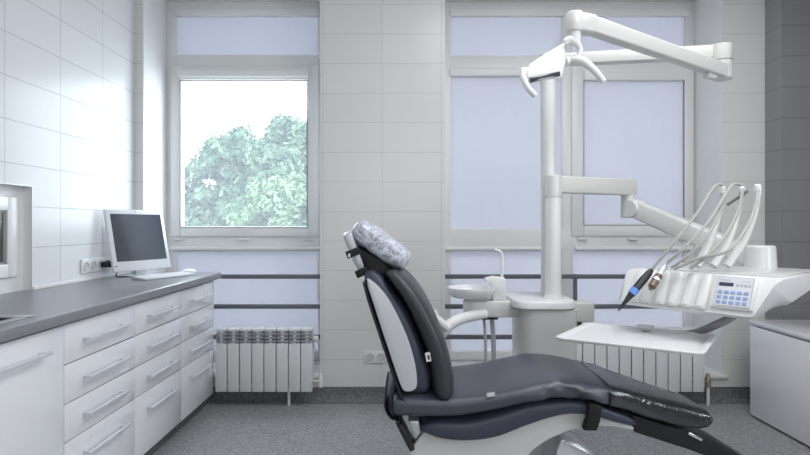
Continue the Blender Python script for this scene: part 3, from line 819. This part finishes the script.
# body
prof = [(.0, .864), (.012, .852), (.08, .86), (.20, .893), (.35, .930), (.50, .955), (.61, .975), (.63, .99), (.62, 1.001), (.09, 1.003), (.066, .997)]
b = B()
us = [(-.035, .72), (-.033, .82), (-.022, .93), (.0, 1), (.488, 1), (.50, 1), (.515, 1), (.53, 1), (.545, 1), (.556, .985), (.563, .95)]
rings = []
cv, cz = .30, .93
for uu, s in us:
    zm = .852+max(0, uu-.490)/.065*.118
    rings.append([T(uu, cv+(v-cv)*(1-(1-s)*.5), max(cz+(z-cz)*s, .852+(min(zm, .985)-.852)*max(0, 1-max(v, 0)/.5)**1.6 if uu > .49 else 0)) for v, z in prof])
loft(b, rings); body = obj('console_body', b, M['enamel_bright'], t, angle=50)
b = B(); box(b, .03, .54, .13, .60, 1.0025, 1.007, .003, frame=lambda v: T(v.x, v.y, v.z)); obj('top_mat', b, M['enamel'], t)
# sloped frame on the front: f(u, h, n): h runs up the slope, n out of it
sl = (tv*.066+Vector((0, 0, .125))).normalized(); sn = sl.cross(tu).normalized()
if sn.dot(tv) > 0: sn = -sn
def FR(v): return T(0, 0, .872)+tu*v.x+sl*v.y+sn*v.z
SLH = .1413
# holder insert with five scooped teeth
b = B(); box(b, .035, .335, .006, SLH+.004, -.004, .006, .004, frame=FR)
hold = obj('handpiece_rest', b, M['enamel_bright'], t)
for k in range(6):
    uc = .052+k*.053
    b = B()
    rings = []
    for h, r, n in ((-.002, .010, .002), (-.001, .017, .010), (.008, .022, .016), (.05, .0235, .013), (.10, .0235, .010), (.135, .022, .008), (.146, .016, .003)):
        c = FR(Vector((uc, h, 0)))
        rings.append([c+tu*(r*math.cos(PI*i/10))+sn*((n+.004)*math.sin(PI*i/10)) for i in range(11)])
    loft(b, rings); obj('rest_tooth', b, M['enamel_bright'], hold)
# keypad
b = B(); box(b, .350, .496, .012, SLH+.004, -.004, .010, .005, 3, frame=FR); kp = obj('keypad', b, M['enamel_bright'], t)
b = B(); box(b, .362, .486, .018, SLH-.003, .0095, .0112, 0, frame=FR); obj('keypad_border', b, M['panel_grey'], kp)
b = B(); box(b, .3645, .4835, .0205, SLH-.0055, .0105, .0122, 0, frame=FR); obj('keypad_foil', b, M['panel_white'], kp)
b = B(); box(b, .370, .420, .099, .114, .0115, .0132, .0005, frame=FR); obj('display', b, M['lcd'], kp)
for r in range(3):
    for c in range(5):
        b = B(); uc = .379+c*.0222; hcn = .034+r*.0205
        box(b, uc-.008, uc+.008, hcn-.0068, hcn+.0068, .0115, .0142, .001, frame=FR); obj('button', b, M['button'], kp)
for c in range(4):
    b = B(); uc = .434+c*.0135; box(b, uc-.005, uc+.005, .100, .112, .0115, .0132, .001, frame=FR); obj('small_button', b, M['button_grey'], kp)
b = B()
for k in range(6): box(b, .374+k*.006, .378+k*.006, .1205, .126, .0120, .0128, 0, frame=FR)
for k in range(5): box(b, .447+k*.006, .451+k*.006, .1205, .125, .0120, .0128, 0, frame=FR)
obj('keypad_print', b, M['button_grey'], kp)
# whip arms and hoses
whips = [([W(697, 266, 2.22), W(709, 243, 2.24), W(718, 218, 2.27), W(724, 192, 2.30)], 'a'),
         ([W(713, 266, 2.20), W(728, 243, 2.22), W(738, 216, 2.25), W(743, 192, 2.28)], 'b'),
         ([W(727, 266, 2.18), W(744, 241, 2.19), W(754, 216, 2.20), W(759, 190, 2.22)], 'c')]
for p, _ in whips:
    b = B(); tube(b, p, [.016, .014, .012, .010], 14, 8); wa = obj('whip_arm', b, M['enamel'], t)
    e = p[-1]
    b = B(); lathe(b, e+Vector((-.006, 0, -.01)), [(.010, 0), (.014, .004), (.014, .028), (.009, .034)], 16); obj('hose_guide', b, M['enamel_bright'], wa)
b = B(); tube(b, [W(727, 205, 2.3), W(748, 191, 2.25)], .006, 10); obj('whip_link', b, M['grey_arm'], t)
hoses = [[W(652, 269, 2.235), W(672, 245, 2.22), W(697, 213, 2.24), W(711, 191, 2.27), W(718, 184.5, 2.29), W(724, 187, 2.30)],
         [W(667, 263, 2.21), W(684, 248, 2.18), W(708, 222, 2.20), W(724, 197, 2.25), W(733, 184.5, 2.27), W(742, 185, 2.28)],
         [W(671, 268, 2.19), W(690, 254, 2.16), W(708, 234, 2.16), W(719, 214, 2.22), W(724, 193, 2.29)],
         [W(690, 269, 2.14), W(708, 255, 2.12), W(728, 232, 2.15), W(739, 208, 2.22), W(743, 190, 2.27)],
         [W(674, 269, 2.17), W(700, 258, 2.12), W(727, 251, 2.08), W(746, 229, 2.11), W(756, 205, 2.17), W(758, 190, 2.21)]]
for h in hoses:
    b = B(); tube(b, h, .0062, 10, 8); obj('hose', b, M['hose'], t)

# handpieces resting on the console
t = thing('scaler_handpiece', 'black pen-shaped handpiece with blue ring at the console end', 'dental handpiece', W(634, 291, 2.19), 'handpieces on the console')
a, c, e = W(651.5, 270, 2.235), W(634, 291, 2.19), W(618, 311, 2.165)
b = B(); tube(b, [a, a.lerp(c, .15), a.lerp(c, .5), c, c.lerp(e, .35), c.lerp(e, .7), e], [.009, .0135, .0165, .015, .011, .006, .002], 18); obj('handpiece_body', b, M['black'], t)
b = B(); tube(b, [a.lerp(c, .93), c.lerp(e, .17)], [.0172, .0158], 18); obj('blue_ring', b, M['blue'], t)
t = thing('motor_handpiece', 'short bronze handpiece in the second slot of the console', 'dental handpiece', W(657, 278, 2.19), 'handpieces on the console')
a, c = W(666, 265, 2.22), W(651, 288, 2.165)
b = B(); tube(b, [a, a.lerp(c, .1), a.lerp(c, .45)], [.008, .012, .013], 18); obj('coupling', b, M['brushed'], t)
b = B(); tube(b, [a.lerp(c, .45), a.lerp(c, .5), a.lerp(c, .95), c], [.013, .0155, .0150, .010], 18); mb = obj('motor', b, M['bronze'], t)
b = B(); tube(b, [a.lerp(c, .62), a.lerp(c, .70)], .0162, 18); obj('ring', b, M['chrome'], mb)
b = B(); tube(b, [c, c+(c-a)*.06], .006, 12); obj('nozzle', b, M['dark_metal'], mb)

# ------------------------------------------------------------------ tray
tc_ = Vector((.945, 2.200, .74)); ta = math.atan2(-.263, .436)
ru = Vector((.857, -.516, 0)); rv = Vector((.592, .806, 0))
def R(v): return tc_+ru*v.x+rv*v.y+Vector((0, 0, v.z))
t = thing('instrument_tray', 'empty white rectangular tray on a curved grey arm above the chair', 'tray', tc_)
def rr(w, h, r, z, n=6):
    out = []
    for cx_, cy_, a0 in ((w-r, h-r, 0), (-w+r, h-r, 90), (-w+r, -h+r, 180), (w-r, -h+r, 270)):
        for i in range(n+1):
            a = math.radians(a0+90*i/n); out.append(R(Vector((cx_+r*math.cos(a), cy_+r*math.sin(a), z))))
    return out
b = B()
TW, TH = .266, .205
loft(b, [rr(TW-.03, TH-.03, .02, -.012), rr(TW-.006, TH-.006, .03, -.008), rr(TW, TH, .034, .0), rr(TW, TH, .034, .004), rr(TW-.004, TH-.004, .03, .006), rr(TW-.022, TH-.022, .02, .004), rr(TW-.030, TH-.030, .018, -.003), rr(TW-.06, TH-.06, .01, -.003)])
obj('tray_plate', b, M['enamel_bright'], t)
b = B(); box(b, -.045, .02, TH-.03, TH+.02, .002, .016, .005, 3, frame=R); obj('clamp', b, M['enamel_bright'], t)
b = B(); tube(b, [R(Vector((-.01, TH-.06, -.014))), R(Vector((.06, TH+.02, -.022))), R(Vector((.16, TH+.04, -.01))), T(.33, .12, .80), T(.36, .2, .83), T(.36, .25, .862)], .016, 14, 6); obj('tray_arm', b, M['grey_arm'], t)

# ------------------------------------------------------------------ patient chair
CN, CF = 2.05, 2.55; CM = 2.30
t = thing('dental_chair', 'charcoal dental patient chair with reclined back in the foreground', 'dental chair', (W(500, 0, CM).x, CM, 0))
def strip(bm, rows, n=4.0, seg=36, sub=6, wob=None):
    """loft along x from rows (px, y_top, y_bottom, near, far)"""
    rings = []
    for px, yt, yb, dn, df in resample(rows, sub):
        a = W(px, yt, dn); c = W(px, yb, dn)
        cen = Vector((a.x, (dn+df)/2, (a.z+c.z)/2))
        rings.append(selli(cen, Vector((0, (df-dn)/2, 0)), Vector((0, 0, (a.z-c.z)/2)), n, seg))
    if wob: rings = [[wob(p) for p in r] for r in rings]
    loft(bm, rings)
seat = [(392.5, 403, 411, 2.10, 2.50), (394, 397, 418, 2.06, 2.54), (400, 395, 421, CN, CF), (430, 396, 421.5, CN, CF), (457, 396.5, 421, CN, CF), (496, 392, 414.5, CN, CF),
        (538, 383.5, 405, CN, CF), (560, 380.5, 403, CN, CF), (590, 382.5, 406, CN+.005, CF-.01), (629, 390, 414.5, 2.08, 2.50), (659, 398.5, 424, 2.11, 2.46), (690, 407.5, 431, 2.14, 2.43), (706, 412, 430, 2.15, 2.42), (710, 413.5, 428, 2.155, 2.415), (711.5, 417, 424, 2.17, 2.40)]
def wrinkle(p):
    # loose cover: folds on the near side of the thigh and leg part
    k = max(0, min(1, (p.x-.38)/.25))*max(0, min(1, (CN+.055-p.y)/.045))
    f = noise.noise(Vector((p.x*12+p.z*20, p.z*7, 1.3)))*.020+noise.noise(Vector((p.x*30-p.z*26, p.z*9, 5.1)))*.011
    return p+Vector((0, f*k, f*.6*k))
b = B(); strip(b, seat, 3.7, 72, 12, wrinkle); seat_o = obj('seat_cushion', b, M['vinyl'], t, angle=60)
b = B(); strip(b, [(611, 385.5, 412, 2.062, 2.515), (629, 389.2, 415.5, 2.074, 2.506), (659, 397.7, 425, 2.103, 2.467), (690, 406.7, 432, 2.132, 2.438), (706, 411.2, 431, 2.142, 2.428), (711, 412.8, 429, 2.147, 2.423), (713, 416, 425, 2.16, 2.41)], 4.2, 44, 8, lambda p: p+Vector((0, 0, .004*noise.noise(p*18)))); obj('clear_foot_sleeve', b, M['foot_film'], seat_o, angle=60)
def quad_tag(px0, px1, y0, y1, d): return [W(px0, y0, d), W(px1, y0, d), W(px1, y1, d), W(px0, y1, d)]
# small printed tags
for nm, par, pts, vec in (('care_tag', seat_o, [W(486.5, 393.5, 2.051), W(494.5, 392, 2.051), W(495, 396, 2.046), W(487.5, 397, 2.046)], Vector((0, .004, 0))),):
    b = B(); prism(b, pts, vec); o = obj(nm, b, M['panel_grey'], par); o['label'] = 'small grey fabric tag'
# under-shells
navy = [(420, 429, 431, 2.12, 2.48), (424, 424, 434, 2.09, 2.51), (440, 420, 441.7, 2.08, 2.52), (466, 420, 444.6, 2.08, 2.52), (496, 413, 441.6, 2.08, 2.52), (526, 404, 430, 2.08, 2.52), (549.6, 401, 421.5, 2.08, 2.52), (570, 400, 417, 2.08, 2.52), (593, 403, 418, 2.08, 2.52), (614, 410, 424, 2.09, 2.5), (632, 418, 427, 2.1, 2.48), (636, 422, 426, 2.12, 2.46)]
b = B(); strip(b, navy, 5, 36, 6); shell_o = obj('seat_shell', b, M['navy'], t, angle=50)
white = [(409, 452), (413, 446), (424, 432), (440, 436), (466, 438), (496, 435), (526, 424), (550, 415), (570, 411), (593, 412), (614, 419), (634, 427.5), (634, 430.5), (614, 427), (597, 426), (582, 427.5), (565, 432.5), (550, 439), (536, 448), (524, 460), (516, 478), (512, 500), (425, 500), (414, 478)]
b = B(); prism(b, [W(x, y, 2.11) for x, y in white], Vector((0, .38, 0)), .006, 3, True); obj('lower_shell', b, M['shell'], t, angle=40)
b = B(); box(b, .08, .42, 2.14, 2.46, .02, .20, .03, 3); obj('lift_column', b, M['shell'], t)
b = B(); box(b, -.05, .75, 2.06, 2.54, 0, .03, .012, 3); obj('floor_plate', b, M['grey_arm'], t)
b = B(); prism(b, [W(562, 439, 2.16), W(578, 444, 2.16), W(596, 456, 2.16), W(604, 480, 2.16), W(552, 480, 2.16), W(557, 450, 2.16)], Vector((0, .2, 0)), .006, 3); lc_ = obj('lift_cover', b, M['brushed'], t)
b = B(); beam(b, W(565, 441.5, 2.155), W(592, 455, 2.155), .012, .010, .003); obj('cover_edge', b, M['chrome'], lc_)
# velcro strap
b = B(); prism(b, [W(590, 405, 2.044), W(602.5, 407, 2.044), W(600.5, 421, 2.062), W(597, 431, 2.068), W(584, 430.5, 2.068), W(588, 420, 2.062)], Vector((0, .035, 0)), .003); obj('strap', b, M['strap'], seat_o)
# black foot board under the leg end
b = B(); prism(b, [W(632, 414.6, 2.17), W(673, 427.5, 2.17), W(690, 433, 2.17), W(710, 437.5, 2.17), W(735, 452, 2.17), W(770, 474, 2.17), W(755, 474, 2.17), W(688, 449.5, 2.17), W(636, 433, 2.17)], Vector((0, .22, 0)), .006, 3, True); fb = obj('foot_board', b, M['black'], t)
b = B(); beam(b, W(688, 433, 2.165), W(702, 440, 2.165), .01, .012, .003); obj('latch', b, M['chrome'], fb)
# ---- backrest
def upstrip(bm, rows, dn, df, n=4, seg=32, sub=6):
    """loft from rows (xL, yL, xR, yR, inset)"""
    rings = []
    for xl, yl, xr, yr, ins in resample(rows, sub):
        a = W(xl, yl, dn); c = W(xr, yr, dn)
        cen = (a+c)/2; cen.y = (dn+df)/2
        rings.append(selli(cen, (c-a)/2, Vector((0, (df-dn)/2-ins, 0)), n, seg))
    loft(bm, rings)
b = B(); upstrip(b, [(404, 396, 427, 396, .03), (398, 391, 432, 391, .01), (392, 376, 432, 376, 0), (385.5, 356, 425.5, 354, 0), (378, 334, 417, 332, 0), (372, 313, 407, 311, .005), (366.5, 297, 396, 295.5, .02), (363, 283, 384, 281, .04), (362.5, 276, 375, 274, .06), (365, 272.5, 371, 272, .08)], 2.075, 2.525, 6)
back_o = obj('back_shell', b, M['navy'], t, angle=50)
side = [(367, 279), (371.5, 281.5), (379, 288), (388, 299), (395, 311), (401, 323), (407, 337), (412, 352), (415.5, 366), (417, 380), (416, 388), (411, 391.5), (404, 391), (400, 384), (395, 370), (389, 352), (381, 328), (374, 306), (368, 288)]
pl = smooth_path([Vector((x, y, 0)) for x, y in side]+[Vector((side[0][0], side[0][1], 0))], 3)[:-1]
for y0, vec in ((2.062, .04), (2.538, -.04)):
    b = B(); prism(b, [Vector((W(p.x, p.y, 2.062).x, y0, W(p.x, p.y, 2.062).z)) for p in pl], Vector((0, vec, 0)), .007, 3, True); obj('side_panel', b, M['shell_white'], back_o)
# black edge band down the back
b = B()
bp_ = [(365, 280), (369.5, 297), (377, 320), (386, 347), (395, 374), (401.5, 391), (406, 398)]
for p, q in zip(bp_, bp_[1:]): beam(b, W(*p, 2.14), W(*q, 2.14), .17, .008, .002)
bm_ = b; obj('edge_band', bm_, M['strap'], back_o)
b = B(); upstrip(b, [(440, 402, 449, 402, .04), (435, 400, 454, 400, .01), (432, 391, 457, 391, 0), (429.5, 372, 455, 374, 0), (422, 345, 448, 347, 0), (411, 320, 437, 321, 0), (399, 298, 425, 299, .006), (388, 283, 412.5, 283, .025), (383.5, 276, 401, 274, .05), (385, 273, 395, 272, .08)], 2.045, 2.555, 3.2, 36)
pad_o = obj('back_cushion', b, M['vinyl_pad'], t, angle=60)
b = B(); prism(b, [W(425, 353.5, 2.044), W(430, 352.5, 2.044), W(431.5, 361, 2.044), W(426.5, 362, 2.044)], Vector((0, .012, 0))); tg = obj('care_tag', b, M['tag'], pad_o); tg['label'] = 'small white fabric tag'
b = B(); prism(b, [W(427, 355.5, 2.0435), W(429.5, 355, 2.0435), W(430, 359.5, 2.0435), W(427.8, 360, 2.0435)], Vector((0, .002, 0))); obj('tag_print', b, M['ink'], pad_o)
# lower back hinge parts
b = B(); upstrip(b, [(396, 425, 403, 424, .03), (387, 416, 396, 417, .01), (385.5, 404, 396, 405, 0), (388, 390, 398, 390, 0), (392, 378, 399, 379, .01), (394, 372, 398, 372, .03)], 2.11, 2.49, 4); hinge_o = obj('back_hinge_cover', b, M['navy'], t, angle=50)
b = B(); upstrip(b, [(395, 422, 398, 421, .01), (387, 418, 396, 421, 0), (383, 408, 388, 412, 0), (384, 399, 387, 401, .01)], 2.09, 2.51, 3); obj('hinge_cap', b, M['black'], hinge_o, angle=50)
b = B(); beam(b, W(399, 420, 2.13), W(412.5, 446, 2.13), .10, .022, .006); obj('recline_rod', b, M['black'], t)
b = B(); beam(b, W(397, 420, 2.12), W(410, 440, 2.12), .04, .02, .006); obj('rod_cover', b, M['navy'], t)
b = B(); prism(b, [W(408, 421, 2.12), W(419, 421.5, 2.12), W(421, 433, 2.12), W(415, 440, 2.12), (W(412, 434, 2.12))], Vector((0, .12, 0)), .004); obj('hinge_plate', b, M['brushed'], t)
# ---- headrest
HN, HF = 2.17, 2.43
b = B(); upstrip(b, [(358, 274, 366, 273, .03), (352, 262, 363, 262, 0), (346.5, 249, 357, 246, 0), (342, 238, 353, 233, 0), (342, 234, 349, 230, .03)], HN+.01, HF-.01, 4); hr = obj('headrest_plate', b, M['shell_white'], t, angle=50)
b = B(); upstrip(b, [(372, 280, 388, 282, .02), (364, 273, 391, 275, 0), (359, 263, 391, 268, 0), (355, 254, 384, 260, 0), (352, 249, 368, 252, .01), (352, 246, 360, 247, .03)], HN+.02, HF-.02, 4); obj('neck_pad', b, M['strap'], hr, angle=60)
b = B(); beam(b, W(346.5, 255.5, HN-.002), W(360, 250, HN-.002), .014, .030, .004); obj('neck_strap', b, M['strap'], hr)
b = B(); beam(b, W(356, 275, HN-.004), W(367, 270, HN-.004), .014, .030, .004); obj('neck_strap', b, M['strap'], hr)
b = B(); box(b, W(348.5, 0, HN).x, W(350.5, 0, HN).x, HN-.0125, HN-.008, W(0, 257, HN).z, W(0, 253.5, HN).z); obj('buckle', b, M['tag'], hr)
ax = (W(405, 262, HN)-W(355, 230, HN)).normalized(); pn = Vector((-ax.z, 0, ax.x))
if pn.z < 0: pn = -pn
def pill(bm, grow, wob, seg=44, sub=10):
    rings = []
    for x, y, hh, ins in resample([(352.5, 226.5, 3, .05), (354, 227.5, 7.5, .025), (359, 231, 11, .008), (370, 238.5, 12.8, 0), (385, 249.5, 13.0, 0), (398, 258.5, 11.5, .004), (405, 262.5, 9.5, .015), (407.5, 263.8, 6, .035)], sub):
        c = W(x, y, HN); c.y = (HN+HF)/2
        r = selli(c, pn*(hh*HN/F+grow), Vector((0, (HF-HN)/2-ins+grow, 0)), 3.2, seg)
        rings.append([wob(p, c) for p in r])
    loft(bm, rings)
b = B(); pill(b, -.004, lambda p, c: p); hp = obj('headrest_cushion', b, M['vinyl_pad'], t, angle=60)
def crinkle(p, c):
    f = noise.noise(p*24)*.006+noise.noise(p*50)*.002
    return p+(p-c).normalized()*f
b = B(); pill(b, .001, crinkle, 60, 16); o = obj('plastic_cover', b, M['clear_film'], hp, angle=70); o['label'] = 'crinkled clear plastic cover'

# ------------------------------------------------------------------ outside
b = B(); box(b, -30, 25, DO+.3, 45, -3.2, -3.0); struct('ground', b, M['ground'])
def tree(loc, rx, rz, zc, n, m, ls, label, name, trunk, blobs=40, group='trees outside the window'):
    t = thing(name, label, 'tree', (loc[0], loc[1], -3.0), group)
    bl = []
    for k in range(blobs):
        a = random.uniform(0, 2*PI); e = random.uniform(-1, 1); r = random.uniform(.12, 1)**.45
        q = math.sqrt(1-e*e)
        bl.append((Vector((loc[0]+rx*r*q*math.cos(a), loc[1]+rx*.8*r*q*math.sin(a), zc+rz*r*e)), random.uniform(.22, .42)*rx*.75))
    b = B()
    for k in range(n):
        c, R0 = random.choice(bl)
        d = Vector((random.gauss(0, 1), random.gauss(0, 1), random.gauss(0, 1))).normalized()*R0*random.uniform(.6, 1.05)
        p = c+d
        nrm = (d.normalized()+Vector((random.uniform(-.6, .6), random.uniform(-.6, .6), random.uniform(-.2, .9)))).normalized()
        u = nrm.cross(Vector((random.random()-.5, random.random()-.5, random.random()-.5))).normalized(); v = nrm.cross(u)
        s = ls*random.uniform(.6, 1.3)
        vs = [b.verts.new(p+u*s), b.verts.new(p+v*s*.45+nrm*s*.12), b.verts.new(p-u*s), b.verts.new(p-v*s*.45+nrm*s*.12)]
        b.faces.new(vs)
    obj('foliage', b, m, t, smooth=False)
    b = B(); tube(b, [(loc[0], loc[1], -3.0), (loc[0]+.05, loc[1], zc-rz*.8), (loc[0]-.03, loc[1], zc-rz*.3)], trunk, 12, 4)
    for k in range(5):
        c = bl[k][0]*.5+Vector((loc[0], loc[1], zc-rz*.2))*.5; tube(b, [(loc[0], loc[1], zc-rz*.6+k*.08), ((loc[0]+c.x)/2, (loc[1]+c.y)/2, (zc-rz*.3+c.z)/2+.05), c], [trunk[1]*.5, trunk[1]*.35, .012], 8, 4)
    obj('trunk', b, M['bark'], t)
tree((-2.80, 9.4), 1.05, 1.5, 1.25, 52000, M['leaf_dark'], .06, 'round leafy tree filling the middle of the clear window', 'tree', [.13, .09, .02], 190)
tree((-1.72, 8.4), 1.0, 1.35, .62, 26000, M['leaf_light'], .05, 'brighter green tree at the lower right of the clear window', 'tree', [.10, .07, .02], 80)
tree((-2.75, 13.5), 1.2, 1.5, 2.25, 20000, M['leaf_dark'], .09, 'pale farther tree rising at the right edge of the clear window', 'tree', [.12, .08, .02], 70)
t = thing('house', 'pale house wall with a small window showing above the trees', 'building', (-3.6, 21, -3))
b = B(); box(b, -4.75, -2.6, 20, 26, -3, 5.45); obj('house_wall', b, M['render_wall'], t)
b = B(); box(b, -4.45, -3.95, 19.97, 20.03, 4.55, 5.25); wn = obj('house_window', b, M['house_glass'], t)

# ------------------------------------------------------------------ light
wd = bpy.data.worlds.new('sky'); S.world = wd; wd.use_nodes = True
nt = wd.node_tree; nt.nodes.clear()
o_ = nt.nodes.new('ShaderNodeOutputWorld'); bg = nt.nodes.new('ShaderNodeBackground')
bg.inputs[0].default_value = (.80, .90, 1.0, 1); bg.inputs[1].default_value = 6.8
nt.links.new(bg.outputs[0], o_.inputs[0])
def sun(rot, e, ang):
    l = bpy.data.lights.new('sun', 'SUN'); l.energy = e; l.angle = math.radians(ang); l.color = (1, .97, .92)
    o = bpy.data.objects.new('sun', l); COL.objects.link(o); o.rotation_euler = [math.radians(a) for a in rot]
sun((38, 0, 25), 3.0, 3)
def area(name, loc, rot, sx, sy, e, col=(1, .98, .95)):
    l = bpy.data.lights.new(name, 'AREA'); l.shape = 'RECTANGLE'; l.size = sx; l.size_y = sy; l.energy = e; l.color = col
    o = bpy.data.objects.new(name, l); COL.objects.link(o); o.location = loc; o.rotation_euler = [math.radians(a) for a in rot]
    return o
area('ceiling_lamp', (1.3, 1.0, 2.96), (0, 0, 0), 1.4, .9, 24, (.96, .98, 1))
area('ceiling_lamp', (.9, 2.3, 2.96), (0, 0, 0), 1.4, .6, 16, (.97, .985, 1))
area('rear_fill_light', (.6, -1.55, 1.6), (90, 0, 0), 2.4, 1.3, 17, (1, .99, .975))  # unseen soft frontal light behind the camera; the rear wall has no window
area('side_fill_light', (2.74, .3, 1.7), (0, 90, 0), 1.3, 1.6, 30, (.88, .94, 1))  # added fill from the right, brightens the left cabinets; no window there
for a, c in (LW,):
    p = area('daylight_portal', ((a+c)/2, DO+.02, 1.7), (90, 0, 180), 1.1, 1.2, 1); p.data.cycles.is_portal = True
    p.rotation_euler = (math.radians(-90), 0, 0)

# ------------------------------------------------------------------ camera
cam = bpy.data.cameras.new('camera'); co = bpy.data.objects.new('camera', cam); COL.objects.link(co)
cam.sensor_width = 36; cam.lens = F/810*36; cam.clip_start = .05
cam.shift_y = -(227.5-HY)/810
co.location = (0, 0, H); co.rotation_euler = (PI/2, 0, 0)
S.camera = co
vs = S.view_settings
vs.view_transform = 'Standard'; vs.look = 'None'; vs.gamma = 1.0; vs.exposure = 0.36; vs.use_curve_mapping = False
